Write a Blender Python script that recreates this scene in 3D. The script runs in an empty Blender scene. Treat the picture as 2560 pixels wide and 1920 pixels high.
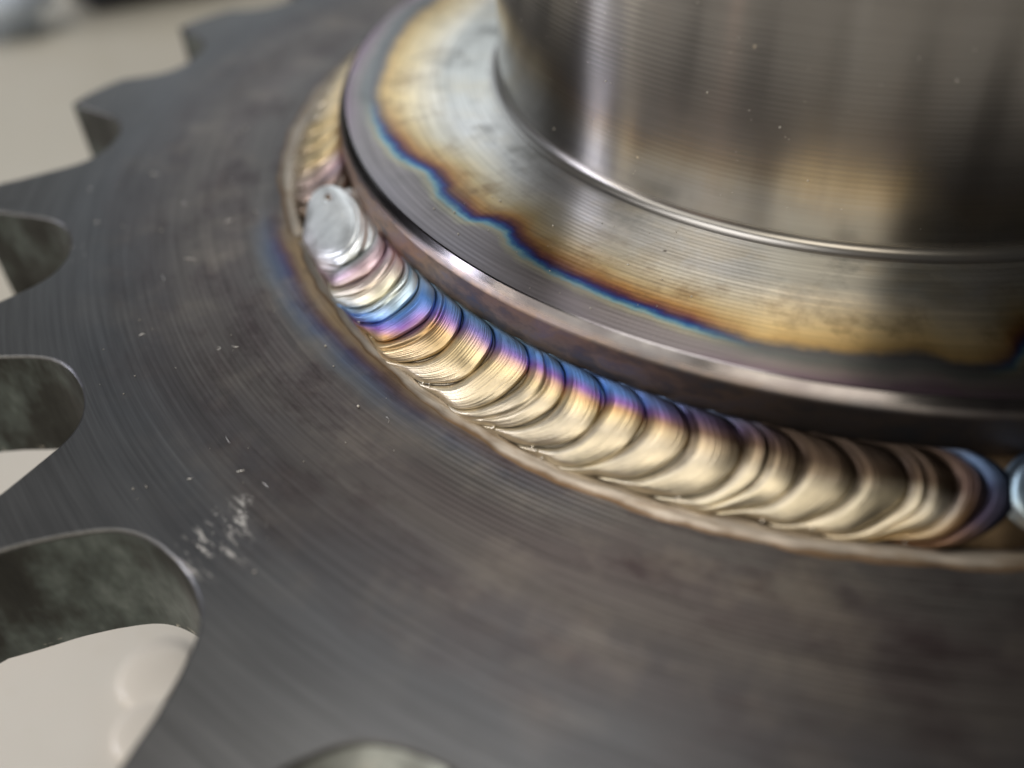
import bpy, math, random
import numpy as np
from mathutils import Vector, Matrix

random.seed(7); rng = np.random.default_rng(7)
sc = bpy.context.scene
col = sc.collection
R = 0.040                      # metres: radius at which the weld meets the plate
rad = math.radians

# ------------------------------------------------------------------ camera
cam_d = bpy.data.cameras.new('camera'); cam = bpy.data.objects.new('camera', cam_d); col.objects.link(cam)
fw = Vector((-0.26774527, 0.69213742, -0.6702673)); rt = Vector((0.94315767, 0.3304408, -0.03553144)); up = rt.cross(fw)
cam.matrix_world = Matrix(((rt.x, up.x, -fw.x, 0), (rt.y, up.y, -fw.y, -0.07001556), (rt.z, up.z, -fw.z, 0.03400348), (0, 0, 0, 1)))
cam_d.lens = 5.6; cam_d.sensor_width = 5.6 * 2560 / 2362.4; cam_d.sensor_fit = 'HORIZONTAL'
cam_d.clip_start = 0.002; cam_d.clip_end = 50
cam_d.dof.use_dof = True; cam_d.dof.focus_distance = 0.0505; cam_d.dof.aperture_fstop = 5.6 / 1.8
sc.camera = cam

# ------------------------------------------------------------------ world, lamps, exposure
w = bpy.data.worlds.new('World'); sc.world = w; w.use_nodes = True
w.node_tree.nodes['Background'].inputs[0].default_value = (1.0, 0.95, 0.88, 1)
w.node_tree.nodes['Background'].inputs[1].default_value = 0.03
sc.view_settings.view_transform = 'Standard'; sc.view_settings.look = 'None'
sc.view_settings.exposure = 0; sc.view_settings.gamma = 1

def lamp(name, az, el, dist, wdeg, hdeg, L, colour):
    """a window or tube of the workshop, or an added strip, seen from the sprocket at azimuth az, elevation el; L is its radiance"""
    ld = bpy.data.lights.new(name, 'AREA'); o = bpy.data.objects.new(name, ld); col.objects.link(o)
    a, e = rad(az), rad(el)
    d = Vector((math.cos(a) * math.cos(e), math.sin(a) * math.cos(e), math.sin(e)))
    o.location = d * dist
    o.rotation_euler = d.to_track_quat('Z', 'Y').to_euler()
    ld.shape = 'RECTANGLE'; ld.size = 2 * dist * math.tan(rad(wdeg / 2)); ld.size_y = 2 * dist * math.tan(rad(hdeg / 2))
    ld.energy = L * math.pi * ld.size * ld.size_y; ld.color = colour
    return o
lamp('window_lamp', 122, 27, 1.2, 34, 24, 1.4, (0.90, 0.96, 1.0))
lamp('side_window_lamp', 160, 18, 1.2, 22, 18, 0.8, (0.92, 0.97, 1.0))
lamp('door_gap_lamp', 198.0, 10, 1.2, 5, 38, 17, (0.86, 0.87, 1.0))
lamp('door_strip_lamp', 209.5, 8, 1.2, 4, 34, 8.0, (1.0, 0.90, 0.74))
lamp('doorway_lamp', 229, 35, 1.2, 36, 28, 1.9, (1.0, 0.95, 0.85))
lamp('yard_lamp', 274, 38, 1.2, 28, 24, 3.9, (1.0, 0.92, 0.76))
lamp('added_red_strip_lamp', 240, 2, 1.2, 3, 24, 1.6, (1.0, 0.58, 0.42))  # added lamp without a known source, for a reddish streak on the barrel
lamp('tube_lamp', 271, 2, 1.2, 4, 16, 1.4, (1.0, 0.95, 0.86))
lamp('ceiling_lamp', 172, 77, 1.4, 46, 22, 4.8, (1.0, 0.97, 0.92))

# ------------------------------------------------------------------ node helper
class NT:
    def __init__(s, name):
        s.m = bpy.data.materials.new(name); s.m.use_nodes = True; s.t = s.m.node_tree; s.n = s.t.nodes
        s.b = s.n['Principled BSDF']
    def link(s, a, b): s.t.links.new(a, b)
    def put(s, sock, v):
        if isinstance(v, (int, float)): sock.default_value = v
        elif isinstance(v, tuple): sock.default_value = v if len(v) == len(sock.default_value) else (*v, 1)
        else: s.link(v, sock)
    def math(s, op, a, b=0.0, c=0.0, clamp=False):
        x = s.n.new('ShaderNodeMath'); x.operation = op; x.use_clamp = clamp
        s.put(x.inputs[0], a); s.put(x.inputs[1], b); s.put(x.inputs[2], c); return x.outputs[0]
    def vec(s, op, a, b=(0.0, 0.0, 0.0)):
        x = s.n.new('ShaderNodeVectorMath'); x.operation = op
        s.put(x.inputs[0], a); s.put(x.inputs[1], b); return x.outputs['Value'] if op in ('LENGTH', 'DOT_PRODUCT', 'DISTANCE') else x.outputs[0]
    def pos(s):
        if not hasattr(s, '_p'):
            g = s.n.new('ShaderNodeNewGeometry'); x = s.n.new('ShaderNodeVectorMath'); x.operation = 'SCALE'
            s.link(g.outputs['Position'], x.inputs[0]); x.inputs['Scale'].default_value = 1 / R; s._p = x.outputs[0]
            sp = s.n.new('ShaderNodeSeparateXYZ'); s.link(s._p, sp.inputs[0]); s.x, s.y, s.z = sp.outputs
            s.r = s.math('SQRT', s.math('ADD', s.math('MULTIPLY', s.x, s.x), s.math('MULTIPLY', s.y, s.y)))
            a = s.math('DEGREES' if False else 'ARCTAN2', s.y, s.x)          # radians, -pi..pi
            s.th = s.math('MULTIPLY', s.math('WRAP', a, 2 * math.pi, 0.0), 180 / math.pi)   # wrap to 0..360 deg
        return s._p
    def comb(s, a, b, c):
        x = s.n.new('ShaderNodeCombineXYZ'); s.put(x.inputs[0], a); s.put(x.inputs[1], b); s.put(x.inputs[2], c); return x.outputs[0]
    def noise(s, vec, scale, detail=3.0, rough=0.55, dist=0.0):
        x = s.n.new('ShaderNodeTexNoise'); s.put(x.inputs['Vector'], vec); x.inputs['Scale'].default_value = scale
        x.inputs['Detail'].default_value = detail; x.inputs['Roughness'].default_value = rough; x.inputs['Distortion'].default_value = dist
        return x.outputs[0]
    def ramp(s, f, stops, interp='LINEAR'):
        x = s.n.new('ShaderNodeValToRGB'); s.put(x.inputs[0], f); e = x.color_ramp.elements; x.color_ramp.interpolation = interp
        while len(e) > 1: e.remove(e[-1])
        e[0].position = stops[0][0]; e[0].color = (*stops[0][1], 1) if isinstance(stops[0][1], tuple) else (stops[0][1],) * 3 + (1,)
        for p_, c in stops[1:]:
            q = e.new(p_); q.color = (*c, 1) if isinstance(c, tuple) else (c, c, c, 1)
        return x.outputs[0]
    def remap(s, v, a, b, c=0.0, d=1.0, smooth=False):
        x = s.n.new('ShaderNodeMapRange'); s.put(x.inputs[0], v)
        x.inputs[1].default_value = a; x.inputs[2].default_value = b; x.inputs[3].default_value = c; x.inputs[4].default_value = d
        if smooth: x.interpolation_type = 'SMOOTHSTEP'
        return x.outputs[0]
    def mix(s, f, a, b, mode='MIX'):
        x = s.n.new('ShaderNodeMix'); x.data_type = 'RGBA'; x.blend_type = mode
        s.put(x.inputs[0], f); s.put(x.inputs[6], a); s.put(x.inputs[7], b); return x.outputs[2]
    def curve(s, f, pts):
        x = s.n.new('ShaderNodeFloatCurve'); s.put(x.inputs[1], f); c = x.mapping.curves[0]
        c.points[0].location = pts[0]; c.points[1].location = pts[-1]
        for q in pts[1:-1]: c.points.new(*q)
        x.mapping.update(); return x.outputs[0]
    def bump(s, h, dist, strength=1.0, normal=None):
        x = s.n.new('ShaderNodeBump'); s.put(x.inputs['Height'], h); x.inputs['Distance'].default_value = dist; x.inputs['Strength'].default_value = strength
        if normal is not None: s.link(normal, x.inputs['Normal'])
        return x.outputs[0]
    def out(s, base, rough, metal=1.0, aniso=0.0, tangent=None, normal=None, spec=None):
        b = s.b.inputs
        s.put(b['Base Color'], base); s.put(b['Roughness'], rough); s.put(b['Metallic'], metal)
        s.put(b['Anisotropic'], aniso)
        if tangent is not None: s.link(tangent, b['Tangent'])
        if normal is not None: s.link(normal, b['Normal'])
        return s.m

def polar_streak(k, kr, kt):
    """coordinates for texture dragged along the turning direction: fine in radius, long in angle"""
    k.pos()
    c = k.math('MULTIPLY', k.math('COSINE', k.math('MULTIPLY', k.th, rad(1))), kt)
    d = k.math('MULTIPLY', k.math('SINE', k.math('MULTIPLY', k.th, rad(1))), kt)
    return k.comb(c, d, k.math('MULTIPLY', k.r, kr))

def grooves(k, coord, period, wob=0.0):
    """height of lathe feed lines"""
    ph = k.math('MULTIPLY', coord, 2 * math.pi / period)
    if wob: ph = k.math('ADD', ph, wob)
    return k.math('SINE', ph)

# ------------------------------------------------------------------ materials
def mat_plate():
    k = NT('blackened_plate_steel'); p = k.pos()
    n1 = k.noise(p, 5.5, 4, 0.6); n2 = k.noise(polar_streak(k, 150, 4.0), 1.0, 4, 0.7); n3 = k.noise(polar_streak(k, 14, 3.5), 1.0, 4, 0.65)
    u = k.math('ADD', k.r, k.math('MULTIPLY', k.math('SUBTRACT', n1, 0.5), 0.16))
    u = k.math('ADD', u, k.math('MULTIPLY', k.math('SUBTRACT', n2, 0.5), 0.03))
    f = k.remap(u, 0.98, 1.58)
    base = k.ramp(f, [(0.0, (.20, .17, .14)), (0.085, (.14, .125, .12)), (0.16, (.19, .172, .158)),
                      (0.24, (.168, .142, .133)), (0.36, (.182, .16, .145)), (0.46, (.14, .127, .125)), (0.60, (.145, .145, .148)), (0.8, (.16, .158, .155)), (1.0, (.17, .165, .16))])
    base = k.mix(1.0, base, (.655, .665, .69), 'MULTIPLY')
    # blue and purple temper lines just outside the weld, strongest near the crater
    tl = k.ramp(k.remap(k.math('ADD', k.r, k.math('MULTIPLY', k.math('SUBTRACT', k.noise(p, 7, 3, 0.6), 0.5), 0.03)), 1.035, 1.115),
                [(0.0, (.30, .20, .10)), (0.14, (.12, .06, .06)), (0.26, (.05, .045, .13)), (0.42, (.08, .13, .24)), (0.62, (.15, .19, .24)), (0.8, (.14, .13, .12))])
    tm = k.math('MULTIPLY', k.remap(k.r, 1.11, 1.05, 0, .75), k.math('MULTIPLY', k.remap(k.th, 262, 232), k.remap(k.th, 212, 220)))
    base = k.mix(tm, base, tl)
    # mottled straw / purple oxide patches
    pat = k.remap(k.noise(polar_streak(k, 17, 8.0), 1.0, 5, 0.68), 0.50, 0.66)
    near = k.remap(k.r, 1.40, 1.16)
    base = k.mix(k.math('MULTIPLY', k.math('MULTIPLY', pat, near), 0.75), base, (.055, .040, .042))
    pat2 = k.remap(k.noise(k.vec('ADD', p, (3.1, 1.7, 0.0)), 8, 4, 0.6), 0.5, 0.72)
    base = k.mix(k.math('MULTIPLY', k.math('MULTIPLY', pat2, near), 0.5), base, (.25, .215, .18))
    # grain dragged round
    base = k.mix(1.0, base, k.ramp(n2, [(0.25, .72), (0.5, 1.0), (0.75, 1.28)]), 'MULTIPLY')
    base = k.mix(1.0, base, k.ramp(n3, [(0.25, .86), (0.5, 1.0), (0.75, 1.12)]), 'MULTIPLY')
    # bright scraped patch beside the gullet, and one more
    def spot(cx, cy, rr):
        d = k.vec('DISTANCE', k.comb(k.x, k.y, 0.0), (cx, cy, 0.0)); return k.remap(d, rr, rr * 0.35)
    sn = k.remap(k.noise(polar_streak(k, 95, 30), 1.0, 7, 0.75, .6), 0.53, 0.60)
    ax, ay = 1.365 * math.cos(rad(245.2)), 1.365 * math.sin(rad(245.2))
    bx, by = 1.318 * math.cos(rad(244.4)), 1.318 * math.sin(rad(244.4))
    cx, cy = 1.375 * math.cos(rad(214.6)), 1.375 * math.sin(rad(214.6))
    s1 = k.math('MULTIPLY', sn, k.math('MAXIMUM', k.math('MAXIMUM', spot(ax, ay, .05), k.math('MULTIPLY', spot(bx, by, .04), .8)), k.math('MULTIPLY', spot(cx, cy, .03), .7)))
    base = k.mix(s1, base, (.95, .90, .85))
    g = grooves(k, k.r, 0.0078); amp = k.math('MULTIPLY', k.remap(k.r, 1.36, 1.08, 0.10, 1.0), k.remap(k.noise(polar_streak(k, 6, 3.0), 1.0, 3, 0.6), .35, .65, .25, 1.25))
    nrm = k.bump(k.math('MULTIPLY', g, amp), 5.5e-6)
    nrm = k.bump(n2, 0.7e-5, 1.0, nrm)
    tan = k.vec('NORMALIZE', k.comb(k.x, k.y, 0.0))
    rough = k.math('ADD', 0.36, k.math('MULTIPLY', n1, 0.14))
    return k.out(base, rough, 0.94, 0.4, tan, nrm)

def mat_gullet(name='oily_gullet_steel', glare=0.0):
    k = NT(name); p = k.pos()
    n = k.noise(k.vec('MULTIPLY', p, (1.0, 1.0, 0.55)), 9, 4, 0.65); n2 = k.noise(k.vec('MULTIPLY', p, (1.0, 1.0, 0.2)), 45, 3, 0.6)
    base = k.ramp(n, [(0.30, (.018, .017, .014)), (0.5, (.045, .046, .040)), (0.62, (.11, .13, .12)), (0.75, (.22, .25, .235))])
    base = k.mix(0.5, base, k.ramp(n2, [(0.3, .4), (0.7, 1.0)]), 'MULTIPLY')
    if glare: base = k.mix(k.remap(k.th, 255.6, 257.6, 0, glare), base, k.ramp(n, [(0.35, (.45, .48, .47)), (0.5, (.80, .86, .84)), (0.65, (.95, .92, .86))]))  # paler copy: bright reflection on the wall painted into its colour
    metal = k.math('SUBTRACT', 0.75, k.remap(k.th, 255.6, 257.6, 0, .6)) if glare else 0.75
    # bright nicks along the lower arris
    nick = k.math('MULTIPLY', k.remap(k.z, -0.178, -0.192), k.remap(k.noise(p, 70, 2), 0.64, 0.72))
    base = k.mix(nick, base, (.75, .7, .6))
    return k.out(base, k.remap(n2, 0.2, 0.8, 0.30 + .2 * glare, 0.52 + .2 * glare), metal, 0.0, None, k.bump(n2, 6e-5))

HEAT = [(0, .82), (150, .842), (195, .844), (205, .846), (211, .842), (217, .838), (223, .822), (226, .812), (229, .815), (233, .826), (236, .824), (239.5, .806), (242, .818), (245, .828),
        (252, .83), (258, .842), (264, .846), (270, .845), (277, .842), (280.5, .832), (283, .845), (286, .842), (288, .822), (292, .79), (320, .82), (360, .82)]
def mat_flange():
    k = NT('turned_flange_heat_tinted'); p = k.pos()
    r0 = k.math('ADD', 0.7, k.math('MULTIPLY', k.curve(k.math('DIVIDE', k.th, 360.0), [(a / 360, (b - .7) / .2) for a, b in HEAT]), 0.2))
    n1 = k.noise(p, 19, 6, 0.7); n2 = k.noise(p, 5, 2, 0.5)
    u = k.math('SUBTRACT', k.r, r0)
    u = k.math('ADD', u, k.math('MULTIPLY', k.math('SUBTRACT', n1, 0.5), 0.024))
    u = k.math('ADD', u, k.math('MULTIPLY', k.math('SUBTRACT', n2, 0.5), 0.030))
    f = k.remap(u, -0.14, 0.10)
    P = lambda x: (x + .14) / .24
    A = k.ramp(f, [(P(-.12), (.64, .63, .61)), (P(-.075), (.60, .55, .44)), (P(-.045), (.52, .40, .22)), (P(-.024), (.40, .22, .08)), (P(-.013), (.20, .08, .05)), (P(-.005), (.06, .025, .06)),
                   (P(.001), (.03, .045, .19)), (P(.006), (.05, .15, .30)), (P(.011), (.18, .32, .36)), (P(.018), (.34, .32, .24)), (P(.030), (.23, .205, .205)), (P(.08), (.23, .21, .225))])
    B = k.ramp(f, [(P(-.125), (.58, .58, .55)), (P(-.10), (.84, .78, .67)), (P(-.06), (.84, .70, .46)), (P(-.03), (.78, .59, .30)), (P(-.012), (.60, .41, .18)),
                   (P(.004), (.13, .13, .14)), (P(.02), (.17, .18, .18)), (P(.035), (.26, .23, .23)), (P(.055), (.24, .17, .22)), (P(.085), (.36, .28, .34))])
    base = k.mix(k.math('MAXIMUM', k.remap(k.th, 262, 268), k.remap(k.th, 217, 206)), A, B)
    blue_end = k.remap(k.th, 284.5, 288, 0, 1)
    base = k.mix(blue_end, base, A)
    rust = k.math('MULTIPLY', k.remap(k.noise(k.vec('ADD', p, (2.0, 0.0, 0.0)), 12, 6, 0.72), 0.50, 0.66), k.math('MULTIPLY', k.remap(u, -.15, -.06), k.remap(u, .0, -.02)))
    base = k.mix(k.math('MULTIPLY', rust, 0.6), base, (.20, .115, .05))
    straw = k.math('MULTIPLY', k.remap(k.noise(k.vec('ADD', p, (0.0, 4.0, 0.0)), 8, 5, 0.65), 0.5, 0.62), k.remap(u, -.02, -.07))
    base = k.mix(k.math('MULTIPLY', straw, 0.35), base, (.58, .50, .36))
    # grey oily smears and black pin spots
    sm = k.math('MULTIPLY', k.remap(k.noise(p, 9, 5, 0.65), 0.52, 0.68), k.remap(k.r, .70, .76, 1.0, 0.35))
    base = k.mix(k.math('MULTIPLY', sm, 0.55), base, (.15, .15, .14))
    v = k.n.new('ShaderNodeTexVoronoi'); k.link(p, v.inputs['Vector']); v.inputs['Scale'].default_value = 24
    sp = k.math('MULTIPLY', k.remap(v.outputs['Distance'], 0.10, 0.05), k.math('GREATER_THAN', k.noise(p, 15, 1), 0.60))
    base = k.mix(k.math('MULTIPLY', sp, 0.8), base, (.06, .045, .035))
    st = k.noise(polar_streak(k, 110, 3), 1.0, 3, 0.6)
    base = k.mix(1.0, base, k.ramp(st, [(0.3, .80), (0.7, 1.15)]), 'MULTIPLY')
    g = grooves(k, k.r, 0.0082); amp = k.remap(k.th, 275, 215, 0.45, 1.0)
    nrm = k.bump(k.math('MULTIPLY', g, amp), 5.5e-6)
    tan = k.vec('NORMALIZE', k.comb(k.x, k.y, 0.0))
    return k.out(base, k.math('ADD', 0.35, k.math('MULTIPLY', sm, 0.12)), 1.0, 0.82, tan, nrm)

def mat_rim():
    k = NT('oxidised_shaded_rim_steel'); p = k.pos()
    n = k.noise(k.vec('MULTIPLY', p, (1.0, 1.0, 2.2)), 15, 4, 0.62); n2 = k.noise(polar_streak(k, 30, 10), 1.0, 3, 0.6)
    base = k.ramp(n, [(0.28, (.14, .15, .18)), (0.42, (.22, .17, .15)), (0.52, (.33, .235, .18)), (0.62, (.28, .22, .215)), (0.75, (.42, .31, .22))])
    base = k.mix(k.remap(k.th, 256, 272, 0, .85), base, (.045, .045, .05))  # wall fades to near-black here: shade painted into the steel colour
    z = k.remap(k.z, 0.108, 0.121)
    base = k.mix(z, base, k.ramp(n2, [(0.3, (.12, .108, .115)), (0.6, (.19, .178, .182)), (0.8, (.30, .285, .285))]))
    return k.out(base, k.remap(k.z, 0.108, 0.12, 0.55, 0.16), 1.0, 0.0, None, k.bump(n2, 8e-6))

def mat_barrel():
    k = NT('turned_barrel_steel'); p = k.pos()
    n = k.noise(k.vec('MULTIPLY', p, (1.0, 1.0, 30.0)), 3.0, 3, 0.6); m = k.noise(p, 6, 4, 0.6)
    base = k.ramp(n, [(0.3, (.29, .28, .27)), (0.7, (.325, .315, .305))])
    base = k.mix(k.remap(m, 0.5, 0.75, 0, .35), base, (.42, .36, .31))
    v = k.n.new('ShaderNodeTexVoronoi'); k.link(p, v.inputs['Vector']); v.inputs['Scale'].default_value = 22
    sp = k.math('MULTIPLY', k.remap(v.outputs['Distance'], 0.07, 0.03), k.math('GREATER_THAN', k.noise(p, 15, 1), 0.62))
    base = k.mix(k.math('MULTIPLY', sp, .8), base, (.95, .85, .7))
    g = grooves(k, k.z, 0.0075)
    nrm = k.bump(g, 0.6e-6)
    return k.out(base, k.remap(k.z, .140, .150, .30, .175), 1.0, k.remap(k.z, .139, .150, 0.0, .95), k.comb(0.0, 0.0, 1.0), nrm)

def mat_weld(name='heat_tinted_weld', r0=0.37):
    k = NT(name); p = k.pos()
    a = k.n.new('ShaderNodeAttribute'); a.attribute_name = 'tint'
    n = k.noise(p, 70, 3, 0.6); n2 = k.noise(p, 26, 3, 0.6)
    base = k.mix(1.0, a.outputs[0], k.ramp(n2, [(0.3, .82), (0.7, 1.15)]), 'MULTIPLY')
    return k.out(base, k.remap(n2, 0.3, 0.7, r0, r0 + .10), 1.0, 0.0, None, k.bump(n, 7e-6))

def mat_toe():
    k = NT('scoured_weld_edge'); p = k.pos()
    n = k.noise(polar_streak(k, 110, 4), 1.0, 4, 0.65); n2 = k.noise(p, 12, 4, 0.65); n3 = k.noise(polar_streak(k, 40, 9), 1.0, 4, 0.65)
    base = k.ramp(n, [(0.30, (.20, .168, .135)), (0.48, (.36, .31, .255)), (0.68, (.46, .41, .35))])
    base = k.mix(k.remap(n3, .50, .68, 0, .7), base, (.20, .135, .075))
    base = k.mix(k.math('MULTIPLY', k.remap(k.th, 240, 226, 0, .7), k.remap(k.th, 217, 220)), base, (.17, .155, .135))
    # dark line against the bead, brown temper line where the band fades into the plate
    a = k.n.new('ShaderNodeAttribute'); a.attribute_name = 'tint'; sx = k.n.new('ShaderNodeSeparateColor'); k.link(a.outputs[0], sx.inputs[0]); w_ = sx.outputs[0]
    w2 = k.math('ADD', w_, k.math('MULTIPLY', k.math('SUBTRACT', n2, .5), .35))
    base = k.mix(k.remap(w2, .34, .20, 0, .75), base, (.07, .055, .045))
    base = k.mix(k.remap(w2, .68, .84), base, (.15, .095, .055))
    base = k.mix(k.remap(w_, .88, .99), base, (.125, .11, .10))
    return k.out(base, k.remap(n2, .3, .7, .40, .55), 0.97, 0.0, None, k.bump(n, 1.6e-5))

def mat_bench():
    k = NT('pale_bench_board'); p = k.pos()
    n = k.noise(p, 1.6, 3, 0.55); n2 = k.noise(k.vec('ADD', p, (5.0, 2.0, 0)), 4.5, 3, 0.6)
    base = k.ramp(n, [(0.3, (.54, .50, .44)), (0.5, (.60, .575, .54)), (0.7, (.60, .555, .51))])
    base = k.mix(k.remap(n2, .56, .72, 0, .35), base, (.50, .43, .34))
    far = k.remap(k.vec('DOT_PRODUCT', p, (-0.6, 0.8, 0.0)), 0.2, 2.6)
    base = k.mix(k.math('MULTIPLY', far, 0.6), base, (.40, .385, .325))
    return k.out(base, 0.6, 0.0, 0.0, None, k.bump(n2, 1e-4))

def mat_plain(name, c1, c2, rough=0.5, metal=0.0, scale=6):
    k = NT(name); p = k.pos(); n = k.noise(p, scale, 3, 0.6)
    return k.out(k.ramp(n, [(0.3, c1), (0.7, c2)]), rough, metal)

M_plate, M_gul, M_fl, M_rim, M_bar, M_weld, M_toe, M_bench = mat_plate(), [mat_gullet(), mat_gullet('glare_painted_gullet_steel', .9)], mat_flange(), mat_rim(), mat_barrel(), mat_weld(), mat_toe(), mat_bench()

# ------------------------------------------------------------------ mesh helpers
def obj(name, V, F, mats, parent=None, mi=None, smooth=True, tint=None):
    me = bpy.data.meshes.new(name)
    V = np.asarray(V, float).reshape(-1, 3) * R
    me.from_pydata(V.tolist(), [], [tuple(int(i) for i in f) for f in F])
    for m in (mats if isinstance(mats, (list, tuple)) else [mats]): me.materials.append(m)
    if mi is not None: me.polygons.foreach_set('material_index', np.asarray(mi, np.int32))
    me.polygons.foreach_set('use_smooth', np.full(len(me.polygons), smooth))
    if tint is not None:
        at = me.color_attributes.new('tint', 'FLOAT_COLOR', 'POINT')
        c = np.ones((len(V), 4)); c[:, :3] = tint; at.data.foreach_set('color', c.ravel())
    me.update()
    o = bpy.data.objects.new(name, me); col.objects.link(o)
    if parent: o.parent = parent
    return o
def grid_faces(nu, nv, off=0, flip=False):
    i = np.arange(nu - 1)[:, None] * nv + np.arange(nv - 1)[None, :] + off
    q = np.stack([i, i + nv, i + nv + 1, i + 1], -1).reshape(-1, 4)
    return (q[:, ::-1] if flip else q).tolist()
def P3(r, th, z): return np.stack([r * np.cos(th), r * np.sin(th), z + 0 * th], -1)
def lathe(profiles, th):
    """profiles: list of (polyline [(r,z)..], material index); separate strips so that the arrises stay crisp"""
    V = []; F = []; mi = []; off = 0
    for pr, m in profiles:
        pr = np.array(pr, float); g = P3(pr[None, :, 0] + 0 * th[:, None], th[:, None] + 0 * pr[None, :, 0], pr[None, :, 1] + 0 * th[:, None])
        V.append(g.reshape(-1, 3)); f = grid_faces(len(th), len(pr), off); F += f; mi += [m] * len(f); off += g.size // 3
    return np.concatenate(V), F, mi
def empty(name, loc, **kw):
    o = bpy.data.objects.new(name, None); col.objects.link(o); o.location = loc; o.empty_display_size = .01
    for a, b in kw.items(): o[a] = b
    return o
def tag(o, label=None, cat=None, group=None, kind=None):
    for a, b in (('label', label), ('category', cat), ('group', group), ('kind', kind)):
        if b: o[a] = b
    return o
def sm(x, a, b):
    t = np.clip((x - a) / (b - a), 0, 1); return t * t * (3 - 2 * t)

# ------------------------------------------------------------------ the welded sprocket
BENCH = -0.95
root = empty('welded_sprocket', (0, 0, 0), label='dark steel sprocket with a bright turned hub welded on in rainbow-tinted ripples', category='sprocket')
TH = 0.195; NT_ = 23; PH = 182.3089; PITCH = 360 / NT_; RIN = 1.355; BV = 0.0045
full = np.linspace(0, 2 * np.pi, 721)
# plate body: top, underside
V, F, mi = lathe([([(.5, 0), (.9, 0), (1.0, 0), (1.1, 0), (1.2, 0), (RIN, 0)], 0), ([(RIN, -TH), (.5, -TH)], 0)], full)
obj('plate', V, F, [M_plate], root, mi)
# teeth: sector from the middle of one gullet to the middle of the next
RG = 1.381
PR_R = np.array([1.000, 1.0015, 1.005, 1.012, 1.024, 1.042, 1.060, 1.080, 1.100, 1.125, 1.16])
PR_A = np.array([0.0, 1.0, 1.85, 2.75, 3.6, 4.25, 4.7, 5.2, 5.72, 6.1, 6.75])
GULLET_R = {3: 1.386, 4: 1.402, 5: 1.408}; GULLET_A = {4: -.45, 5: .35}
def flank(rg, rtip):
    n = 44; s = np.linspace(0, 1, n); r = RG * np.interp(s, np.linspace(0, 1, len(PR_R)), PR_R); a = np.interp(s, np.linspace(0, 1, len(PR_R)), PR_A)
    for _ in range(6):
        r[1:-1] = .25 * r[:-2] + .5 * r[1:-1] + .25 * r[2:]; a[1:-1] = .25 * a[:-2] + .5 * a[1:-1] + .25 * a[2:]
    r = r + (rg - RG) * np.clip((1.48 - r) / (1.48 - RG), 0, 1)
    keep = r < rtip; return np.append(r[keep], rtip), np.append(a[keep], np.interp(rtip, r, a))
def tooth_outline(k, rtip, drop=.012):
    r0, a0 = flank(GULLET_R.get(k, RG), rtip); r1, a1 = flank(GULLET_R.get(k + 1, RG), rtip)
    m = r0 <= rtip - drop                         # the flank that follows the gullet stops lower: the crest slopes up to a sharp tip
    r0 = r0[m]; a0 = a0[m] + GULLET_A.get(k, 0); b1 = PITCH + GULLET_A.get(k + 1, 0) - a1[::-1]; e = np.linspace(0, 1, 8)[1:-1]
    la = a0[-1] + (b1[0] - a0[-1]) * e; lr = r0[-1] + (rtip - r0[-1]) * (e * .75 + .25 * np.sin(np.pi / 2 * e)) + .004 * np.sin(np.pi * e)
    return np.concatenate([r0, lr, r1[::-1]]), np.radians(np.concatenate([a0, la, b1]))
tip_r = {0: 1.535, 1: 1.57, 2: 1.60, 3: 1.64, 4: 1.60, -1: 1.52}
for kk in range(NT_):
    rtip = tip_r.get(kk if kk < 20 else kk - 23, 1.57)
    r, a = tooth_outline(kk, rtip, .045 if kk in (0, 22, 21) else .012); th = a + rad(PH + kk * PITCH)
    X = np.stack([r * np.cos(th), r * np.sin(th)], -1)
    t = np.gradient(X, axis=0); t[0] = [-math.sin(th[0]), math.cos(th[0])]; t[-1] = [-math.sin(th[-1]), math.cos(th[-1])]
    t /= np.linalg.norm(t, axis=1)[:, None]; nrm = np.stack([t[:, 1], -t[:, 0]], -1)       # outward
    Xi = X - nrm * BV; n = len(X)
    thin = np.linspace(th[0], th[-1], n); I = np.stack([RIN * np.cos(thin), RIN * np.sin(thin)], -1)
    st = np.linspace(0, 1, 5)[:, None, None]
    top = I[None] * (1 - st) + Xi[None] * st; top = np.concatenate([top, np.zeros(top.shape[:2] + (1,))], -1)
    V = [top.reshape(-1, 3)]; F = grid_faces(5, n, 0, True); mi = [0] * len(F); off = 5 * n
    def strip(rows, m):
        global off
        rows = np.stack(rows); V.append(rows.reshape(-1, 3)); f = grid_faces(len(rows), n, off, True); F.extend(f); mi.extend([m] * len(f)); off += rows.size // 3
    z = lambda Q, h: np.concatenate([Q, np.full((n, 1), h)], -1)
    strip([z(Xi, 0), z(X - nrm * BV * .3, -BV * .3), z(X, -BV)], 0)
    strip([z(X, -BV)] + [z(X, h) for h in np.linspace(-BV, -TH + BV, 7)[1:]], 1)
    strip([z(X, -TH + BV), z(Xi, -TH)], 0); strip([z(Xi, -TH), z(I, -TH)], 0)
    obj('tooth', np.concatenate(V), F, [M_plate, M_gul[1 if kk == 4 else 0]], root, mi)

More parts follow.
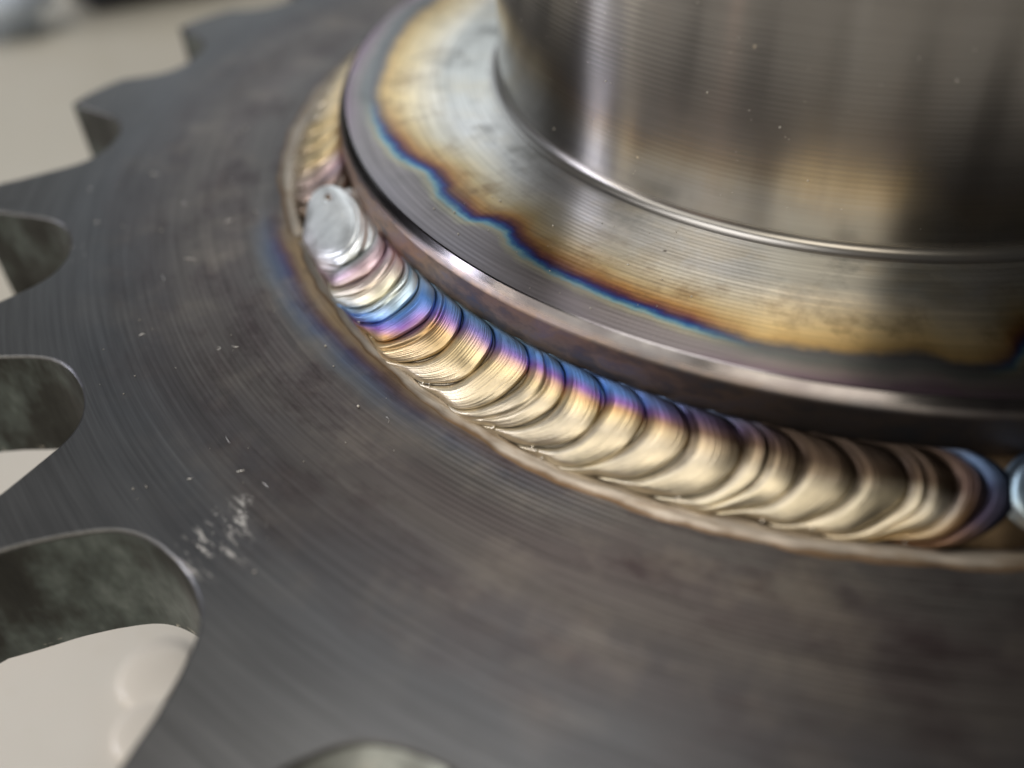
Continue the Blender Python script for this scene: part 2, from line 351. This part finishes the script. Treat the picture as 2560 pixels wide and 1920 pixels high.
# hub: flange with bevelled rim, and barrel with a fillet at its foot
FZ, FR, WR = 0.1275, 0.901, 0.914
rb, fr = 0.628, 0.017
fil = [(rb + fr - fr * math.sin(t), FZ + fr - fr * math.cos(t)) for t in np.linspace(0, math.pi / 2, 9)]
V, F, mi = lathe([([(rb + fr, FZ), (.70, FZ), (.76, FZ), (.82, FZ), (.87, FZ), (FR - .002, FZ)][::-1], 0),
                  ([(FR - .002, FZ), (FR, FZ - .0006), (FR + .0005, FZ - .0012)][::-1], 1), ([(FR + .0005, FZ - .0012), (WR - .0015, .1125)][::-1], 1),
                  ([(WR - .0015, .1125), (WR - .0004, .1108), (WR, .109)][::-1], 1), ([(WR, .109), (WR, .08), (WR, .05), (WR, -.02)][::-1], 1)], full)
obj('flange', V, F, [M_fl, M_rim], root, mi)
V, F, mi = lathe([(fil, 0), ([(rb, FZ + fr), (rb, .3), (rb, .45), (rb, .60)], 0), ([(rb, .60), (rb - .02, .62)], 0), ([(rb - .02, .62), (.40, .62), (.38, .60)], 0), ([(.38, .60), (.38, -.1)], 0)], full)
obj('hub_barrel', V, F, [M_bar], root, mi)
V, F, mi = lathe([([(rb + .02, -TH), (rb + .02, -.6), (rb + .02, BENCH + .02)][::-1], 0), ([(rb + .02, BENCH + .02), (rb, BENCH + .0005), (.4, BENCH + .0005)][::-1], 0)], full)
obj('lower_boss', V, F, [M_bar], root, mi)

# ---------------- weld beads
ZI = 0.060
def RO(th): return np.interp(np.degrees(th) % 360, [200, 222, 233, 240, 255, 262, 270, 280, 290], [1.004, 1.008, 1.014, 1.020, 1.025, 1.020, 1.014, 1.011, 1.010])
def base_curve(t, th):
    """t 0 = toe on the plate, 1 = toe on the flange wall; returns r, z and outward normal (nr, nz)"""
    wob = .003 * np.sin(th * 41) + .002 * np.sin(th * 77 + 1)
    ro = RO(th) + wob * (1 - t); dr, dz = WR - RO(th), ZI
    L = np.hypot(dr, dz); nr0, nz0 = dz / L, -dr / L
    B = 0.019; b = B * np.sin(np.pi * t) ** .85
    r = ro + dr * t + nr0 * b; z = dz * t + nz0 * b
    db = B * .85 * np.pi * np.cos(np.pi * t) * np.clip(np.sin(np.pi * t), .02, 1) ** -.15
    tr, tz = dr + nr0 * db, dz + nz0 * db; l = np.hypot(tr, tz)
    return r, z, tz / l, -tr / l
TC = .60
def shape(t):
    lo = np.sqrt(np.clip(1 - (np.clip(TC - t, 0, 1) / TC) ** 2.0, 0, 1)); hi = np.sqrt(np.clip(1 - (np.clip(t - TC, 0, 1) / (1 - TC)) ** 2.0, 0, 1))
    return np.where(t < TC, lo, 1 - .62 * (1 - hi))
D_ARC = 6.6                                         # degrees by which the arc ends lag behind its crown
fine_q = [(rng.uniform(14, 46), rng.uniform(0, 6.28), rng.uniform(.4, 1)) for _ in range(16)]
def fine(q, t, seed):
    g = 0
    for j, (f, ph, a) in enumerate(fine_q):
        g = g + a * np.sin(2 * np.pi * f * q + ph + seed * 1.7 + 1.2 * np.sin(3 * t + j + seed)) / (f ** .55)
    return g
def tint_of(pal, x, t):
    """pal: {x: [(t, rgb)...]}; x the running ripple number"""
    ks = sorted(pal); tt = np.linspace(0, 1, 41)
    tab = np.stack([np.stack([np.interp(tt, [a for a, _ in pal[k]], [c[j] for _, c in pal[k]]) for j in range(3)], -1) for k in ks])
    xi = np.interp(x, ks, np.arange(len(ks))); i0 = np.clip(np.floor(xi).astype(int), 0, len(ks) - 2); fx = (xi - i0)[..., None]
    ti = np.clip(t, 0, 1) * 40; t0 = np.clip(np.floor(ti).astype(int), 0, 39); ft = (ti - t0)[..., None]
    c = lambda a, b: tab[a, b]
    return (c(i0, t0) * (1 - ft) + c(i0, t0 + 1) * ft) * (1 - fx) + (c(i0 + 1, t0) * (1 - ft) + c(i0 + 1, t0 + 1) * ft) * fx
SIL = (.86, .885, .895); PNK = (.62, .46, .50); MAU = (.50, .38, .48); TEA = (.42, .50, .50); YEL = (.72, .68, .52); LBL = (.42, .58, .74); BLU = (.12, .28, .66)
PUR = (.26, .13, .42); ORA = (.50, .29, .12); GLD = (.66, .52, .30); TAN = (.67, .585, .45); PAL = (.76, .69, .55); DKB = (.10, .15, .26); BRN = (.060, .040, .027); DBR = (.034, .025, .020); GRY = (.45, .42, .38)
PALETTE = {
    0.0: [(0, SIL), (1, SIL)], 0.92: [(0, (.80, .70, .68)), (.3, SIL), (1, SIL)], 1.1: [(0, PNK), (.3, (.5, .55, .55)), (.7, TEA), (1, (.6, .62, .64))],
    1.6: [(0, PNK), (.3, MAU), (.6, PNK), (1, (.56, .46, .5))], 2.1: [(0, YEL), (.35, (.68, .56, .50)), (.7, PNK), (1, MAU)], 2.9: [(0, LBL), (.3, YEL), (.7, YEL), (1, PNK)],
    3.4: [(0, BLU), (.25, LBL), (.6, (.62, .66, .62)), (1, LBL)], 3.9: [(0, PUR), (.2, BLU), (.5, LBL), (1, (.55, .66, .74))], 4.35: [(0, ORA), (.2, PUR), (.45, BLU), (.8, BLU), (1, LBL)],
    4.8: [(0, GLD), (.22, ORA), (.4, PUR), (.6, (.34, .22, .5)), (.8, BLU), (1, LBL)], 5.3: [(0, GLD), (.4, (.58, .42, .24)), (.60, ORA), (.72, PUR), (.86, BLU), (1, (.3, .42, .52))],
    6.4: [(0, PAL), (.45, GLD), (.60, GLD), (.71, (.5, .33, .36)), (.79, (.25, .22, .55)), (.9, (.16, .32, .58)), (1, (.28, .40, .46))],
    8.5: [(0, PAL), (.45, TAN), (.60, GLD), (.70, (.55, .34, .26)), (.77, PUR), (.86, BLU), (1, (.22, .34, .44))],
    10.: [(0, PAL), (.45, TAN), (.58, GLD), (.67, ORA), (.75, PUR), (.84, BLU), (1, DKB)],
    12.: [(0, PAL), (.45, TAN), (.58, (.48, .38, .25)), (.70, (.12, .07, .05)), (.84, (.07, .05, .11)), (1, DKB)],
    14.: [(0, PAL), (.40, (.66, .58, .44)), (.55, (.20, .15, .10)), (.66, BRN), (1, DBR)],  # oxide browns deepened: shade beneath the flange is painted in as well
    16.: [(0, TAN), (.4, (.56, .49, .36)), (.6, BRN), (.8, DBR), (1, DBR)], 17.: [(0, GLD), (.35, GRY), (.55, BRN), (1, DBR)],
    17.6: [(0, (.42, .29, .17)), (.3, (.30, .18, .09)), (.55, (.17, .11, .10)), (1, DBR)], 18.1: [(0, (.26, .15, .08)), (.3, (.06, .045, .07)), (.6, (.03, .035, .06)), (.85, DKB), (1, DBR)],  # flange shade at the bead's right end put into these tints
    19.: [(0, (.2, .11, .05)), (.25, (.03, .035, .06)), (.6, (.02, .027, .045)), (.85, (.025, .035, .055)), (1, DBR)]}
PALETTE_BACK = {0.: [(0, GRY), (.5, TAN), (1, GLD)], 3.: [(0, (.55, .52, .46)), (.5, TAN), (1, GLD)], 5.: [(0, TAN), (.5, GLD), (1, GLD)], 6.: [(0, TAN), (.5, (.55, .42, .40)), (.8, PNK), (1, MAU)], 7.: [(0, (.34, .25, .16)), (.5, (.26, .20, .17)), (1, (.16, .12, .10))], 9.: [(0, (.34, .27, .19)), (1, (.2, .15, .12))]}
PALETTE_NEXT = {0.: [(0, (.55, .45, .3)), (.5, LBL), (1, DKB)], 3.: [(0, TAN), (1, BRN)]}
AMP = 0.0095
def ripple(name, parent, th_new, th_own, idx, pal, nq=210, nt=52, crater=False, th_left=None, lab=None):
    """one solidified puddle: from under the newer ripple's edge (th_new) to its own rounded edge (th_own)"""
    uu = np.linspace(0.004, math.pi - .004, nt); t = .5 - .5 * np.cos(uu)
    q = np.concatenate([np.linspace(-0.55 if not crater else 0, 0.93, nq), 1 - .07 * np.cos(np.linspace(0, math.pi / 2, 9))[1:]])
    Q, T = np.meshgrid(q, t, indexing='ij')
    bow = D_ARC * (shape(T) - 1) * (1 + .05 * math.sin(idx * 2.3))
    own = th_own + bow
    new = (th_new + D_ARC * (shape(T) - 1)) if not crater else (th_left + 6.0 * (1 - np.sqrt(np.clip(1 - ((T - .55) / .55) ** 2, 0, 1))))
    th = np.radians(new + (own - new) * Q + .10 * np.sin(9 * T + idx * 1.9) * sm(T, 0, .2) * sm(1 - T, 0, .2))
    r, z, nr, nz = base_curve(T, th)
    side = sm(T, 0.0, .10) * sm(1 - T, 0.0, .07)
    if crater:
        rho = np.sqrt(((Q - .46) / .56) ** 2 + ((T - .5) / .52) ** 2)
        h = AMP * (1.40 - .62 * np.exp(-(rho / .66) ** 2)) * np.sqrt(np.clip(1.02 - np.clip(rho, 0, 1) ** 5, 0, 1)) * sm(Q, 0, .08)
        h = h + .0007 * np.sin(rho * 62) * sm(rho, .62, .74) * (1 - sm(rho, .98, 1.04)) * sm(Q, .25, .5)
        h = h - .0045 * np.exp(-((Q - .24) / .05) ** 2 - ((T - .66) / .06) ** 2)
    else:
        qq = np.clip(Q, 0, 1)
        h = AMP * np.where(qq < .3, .05 + .95 * np.sin(np.pi / 2 * qq / .3) ** .8, 1 - .55 * (np.clip(qq - .3, 0, 1) / .7) ** 2.6) + .00021 * fine(qq * .5 + idx * .11, T, idx) * side
        if idx in (2, 3, 5, 8, 13, 16): h = h - .0032 * np.exp(-((qq - .45 - .1 * math.sin(idx)) / .07) ** 2) * side
    lip = np.sqrt(np.clip(1 - np.clip((Q - .93) / .07, 0, 1) ** 2, 0, 1)) if True else 1
    h = (h + .004) * lip - .004
    h = h * (.25 + .75 * side)
    r = r + nr * h; z = z + nz * h
    c = tint_of(pal, idx + Q, T)
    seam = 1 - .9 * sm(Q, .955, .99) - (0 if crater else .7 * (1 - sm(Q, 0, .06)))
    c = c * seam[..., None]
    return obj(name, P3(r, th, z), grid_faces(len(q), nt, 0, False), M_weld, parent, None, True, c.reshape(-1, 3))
def under(name, a0, a1, parent, label):
    th = np.radians(np.arange(a0, a1, .5)); t = np.linspace(0, 1, 24); TT, T = np.meshgrid(th, t, indexing='ij')
    r, z, nr, nz = base_curve(T, TT); r = r - nr * .006; z = z - nz * .006
    c = np.tile(np.array([.26, .185, .115]), (TT.size, 1))
    o = obj(name, P3(r, TT, z), grid_faces(len(th), 24), M_weld, parent, None, True, c); o['label'] = label
    return o
def toe(a0, a1, parent, n=700):
    th = np.radians(np.linspace(a0, a1, n)); s = np.linspace(0, 1, 13); TT, Sx = np.meshgrid(th, s, indexing='ij')
    w1 = .0016 * np.sin(TT * 37) + .0012 * np.sin(TT * 71 + 2) + .0007 * np.sin(TT * 143)
    w0 = .0012 * np.sin(TT * 53 + 1)
    endf = sm(np.degrees(TT), a0, a0 + 3) * (1 - sm(np.degrees(TT), a1 - 1.5, a1))
    ro = np.interp(np.degrees(TT), [150, 200, 208, 218, 222, 230, 238, 249, 256, 266, 274, 286], [1.046, 1.046, 1.044, 1.030, 1.028, 1.029, 1.034, 1.045, 1.054, 1.050, 1.047, 1.038]) + w1
    ri = RO(TT) - .010 + w0; r = ri + (ro - ri) * Sx
    hp = np.where(Sx < .45, np.sin(np.pi / 2 * Sx / .45), .5 + .5 * np.cos(np.pi * (Sx - .45) / .55))
    z = .0042 * hp * (.25 + .75 * endf) - .0003 - .0012 * (1 - sm(Sx, 0, .2)) + .0003 * np.sin(TT * 29 + 14 * Sx) * hp
    return obj('weld_toe', P3(r, TT, z), grid_faces(n, 13, 0, True), M_toe, parent, None, True, np.repeat(Sx.reshape(-1, 1), 3, 1))
EDGES = [229.2, 231.8, 235.3, 237.9, 240.6, 244.1, 247.8, 251.4, 254.9, 258.2, 261.4, 264.7, 268.5, 272.4, 275.9, 279.3, 282.2, 284.0, 286.0]
bead = under('weld_bead', 217, 289, root, 'long weld bead of overlapping ripples from silver crater through blue to straw')
ripple('weld_crater', bead, None, EDGES[0], 0, PALETTE, 110, 80, True, 215.6)['label'] = 'smooth silver crater ending the weld'
for i in range(1, len(EDGES)): ripple('weld_ripple', bead, EDGES[i - 1], EDGES[i], i, PALETTE)
toe(219.5, 300, bead, 900)
BACK = [176, 179.6, 183.2, 186.8, 190.3, 193.7, 197.1, 200.5, 203.9, 207.3, 210.8, 214.2, 217.0, 219.2]
bead2 = under('weld_bead', 150, 221, root, 'earlier straw-coloured weld bead running away behind the flange')
for i in range(1, len(BACK)): ripple('weld_ripple', bead2, BACK[i - 1], BACK[i], 1, {0.: PALETTE_BACK[0.], 1.5: PALETTE_BACK[3.]} if i < 8 else ({0.: PALETTE_BACK[3.], 1.5: PALETTE_BACK[5.]} if i < 11 else PALETTE_BACK), 40, 40) if i < 11 else ripple('weld_ripple', bead2, BACK[i - 1], BACK[i], 5 + (i - 11), PALETTE_BACK, 40, 40)
toe(150, 218.5, bead2, 600)
bead3 = under('weld_bead', 290, 330, root, 'next weld bead starting at the right edge')
ripple('weld_crater', bead3, None, 296, 0, PALETTE_NEXT, 60, 50, True, 285.0)
for i in range(1, 6): ripple('weld_ripple', bead3, 293.5 + 3.5 * i, 297 + 3.5 * i, i, PALETTE_NEXT, 40, 40)

# ---------------- fine scratches, dust and spatter: too many to count, one part each
def slivers(name, parent, mat, spots):
    V = []; F = []
    for (x, y, L, wd, a, bend) in spots:
        c = np.array([x, y]); n = 5; o_ = len(V)
        for j in range(n):
            t = j / (n - 1) - .5; aa = a + bend * t; p_ = c + L * t * np.array([math.cos(aa), math.sin(aa)]); q_ = np.array([-math.sin(aa), math.cos(aa)]) * wd * (1 - (2 * t) ** 2 * .85)
            V += [(*(p_ + q_), .0006), (p_[0], p_[1], .0014), (*(p_ - q_), .0006)]
        for j in range(n - 1):
            for m in (0, 1): F.append((o_ + 3 * j + m, o_ + 3 * j + m + 1, o_ + 3 * j + 4 + m, o_ + 3 * j + 3 + m))
    o = obj(name, V, F, mat, parent); o['kind'] = 'stuff'; return o
def polar_pts(n, r0, r1, t0, t1):
    r = np.sqrt(rng.uniform(r0 ** 2, r1 ** 2, n)); t = np.radians(rng.uniform(t0, t1, n)); return r * np.cos(t), r * np.sin(t), t
M_scr = mat_plain('bare_scratch_steel', (.55, .53, .50), (.75, .73, .70), .35, 1.0, 30)
M_dust = mat_plain('pale_dust', (.36, .33, .29), (.60, .57, .52), .8, 0.0, 30)
x, y, t = polar_pts(16, 1.07, 1.38, 200, 246)
slivers('scratches', root, M_scr, [(a, b, abs(rng.normal(.006, .009)) + .004, rng.uniform(.00025, .0006), c + rng.choice([1.57, 1.2, .3, 2.4]) + rng.normal(0, .3), rng.normal(0, .9)) for a, b, c in zip(x, y, t)])
def specks(name, parent, mat, pts, kind='stuff'):
    V = []; F = []
    ico = [(0, 0, 1), (.89, 0, .45), (.28, .85, .45), (-.72, .53, .45), (-.72, -.53, .45), (.28, -.85, .45), (.72, .53, -.45), (-.28, .85, -.45), (-.89, 0, -.45), (-.28, -.85, -.45), (.72, -.53, -.45), (0, 0, -1)]
    fi = [(0, 1, 2), (0, 2, 3), (0, 3, 4), (0, 4, 5), (0, 5, 1), (1, 6, 2), (2, 7, 3), (3, 8, 4), (4, 9, 5), (5, 10, 1), (6, 7, 2), (7, 8, 3), (8, 9, 4), (9, 10, 5), (10, 6, 1), (11, 7, 6), (11, 8, 7), (11, 9, 8), (11, 10, 9), (11, 6, 10)]
    for (x, y, z, rr, jit) in pts:
        o_ = len(V)
        for v in ico: V.append((x + v[0] * rr * (1 + jit * rng.normal()), y + v[1] * rr * (1 + jit * rng.normal()), z + v[2] * rr * (1 + jit * rng.normal())))
        F += [tuple(o_ + i for i in f) for f in fi]
    o = obj(name, V, F, mat, parent); o['kind'] = kind; return o
x, y, t = polar_pts(45, 1.06, 1.40, 195, 250); pts = [(a, b, .0008, abs(rng.normal(.0002, .0007)) + .0004, .3) for a, b in zip(x, y)]
x, y, t = polar_pts(60, .66, .89, 205, 262); pts += [(a, b, FZ + .0008, abs(rng.normal(.0002, .0006)) + .0004, .3) for a, b in zip(x, y)]
for _ in range(60):
    t = rad(rng.uniform(205, 285)); pts.append((rb * math.cos(t), rb * math.sin(t), rng.uniform(.16, .5), abs(rng.normal(.0002, .0005)) + .0004, .3))
specks('dust', root, M_dust, pts)
pts = []
for _ in range(130):
    th_ = rng.uniform(228, 280); r_ = float(RO(rad(th_))) + rng.normal(-.006, .004); t = rad(th_); pts.append((r_ * math.cos(t), r_ * math.sin(t), .006 + rng.uniform(0, .006), rng.uniform(.0012, .0028), .12))
specks('weld_spatter', bead, mat_plain('spatter_metal', (.72, .66, .55), (.80, .76, .70), .22, 1.0, 30), pts)

# ------------------------------------------------------------------ bench and what lies on it
n = 60; gx, gy = np.meshgrid(np.linspace(-9, 9, n), np.linspace(-7, 4.6, n), indexing='ij')
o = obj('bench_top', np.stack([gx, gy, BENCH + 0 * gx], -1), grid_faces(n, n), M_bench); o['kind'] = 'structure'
n = 4; gx, gy = np.meshgrid(np.linspace(-200, 200, n), np.linspace(-200, 200, n), indexing='ij')
o = obj('floor', np.stack([gx, gy, -22 + 0 * gx], -1), grid_faces(n, n), mat_plain('dark_floor', (.05, .05, .05), (.08, .075, .07), .7)); o['kind'] = 'structure'

def rounded_box(name, cx, cy, sx, sy, h, rot, mat, e=.08, z0=BENCH):
    import bmesh
    bm = bmesh.new(); bmesh.ops.create_cube(bm, size=1)
    for v in bm.verts: v.co = Vector((v.co.x * sx, v.co.y * sy, (v.co.z + .5) * h))
    bmesh.ops.bevel(bm, geom=bm.edges[:], offset=e, segments=3, affect='EDGES')
    bm.transform(Matrix.Translation((cx, cy, z0 + .0005)) @ Matrix.Rotation(rad(rot), 4, 'Z'))
    V = [v.co[:] for v in bm.verts]; F = [[v.index for v in f.verts] for f in bm.faces]; bm.free()
    return obj(name, V, F, mat)
tag(rounded_box('tool_box', -3.50, 2.70, 1.25, .5, 1.0, 42, mat_plain('dark_blue_grey_paint', (.02, .024, .036), (.035, .04, .05), .5)), 'dark blurred box standing at the back of the bench', 'box')
tag(rounded_box('rag_bundle', -4.0, 1.86, .50, .36, .34, 42, mat_plain('pale_blue_cloth', (.55, .64, .80), (.66, .74, .86), .8), .12), 'pale bluish white blurred bundle at the far corner of the bench', 'rag')
for (x, y, rr, lab) in ((-1.135, -1.00, .085, 'upper of two pale round blobs on the bench beside the plate edge'), (-1.075, -1.115, .075, 'lower of two pale round blobs on the bench beside the plate edge')):
    pr = [(rr, 0.0), (rr * .97, .012), (rr * .8, .016), (rr * .4, .018), (0.001, .0185)]
    th = np.linspace(0, 2 * np.pi, 33); V, F, mi = lathe([(pr, 0)], th); V = V + np.array([x, y, BENCH + .0005])
    tag(obj('pale_drop', V, F, mat_plain('pale_drop_surface', (.64, .60, .555), (.67, .63, .58), .35)), lab, 'drop', 'pale round drops on the bench')  # low pale discs set on the bench
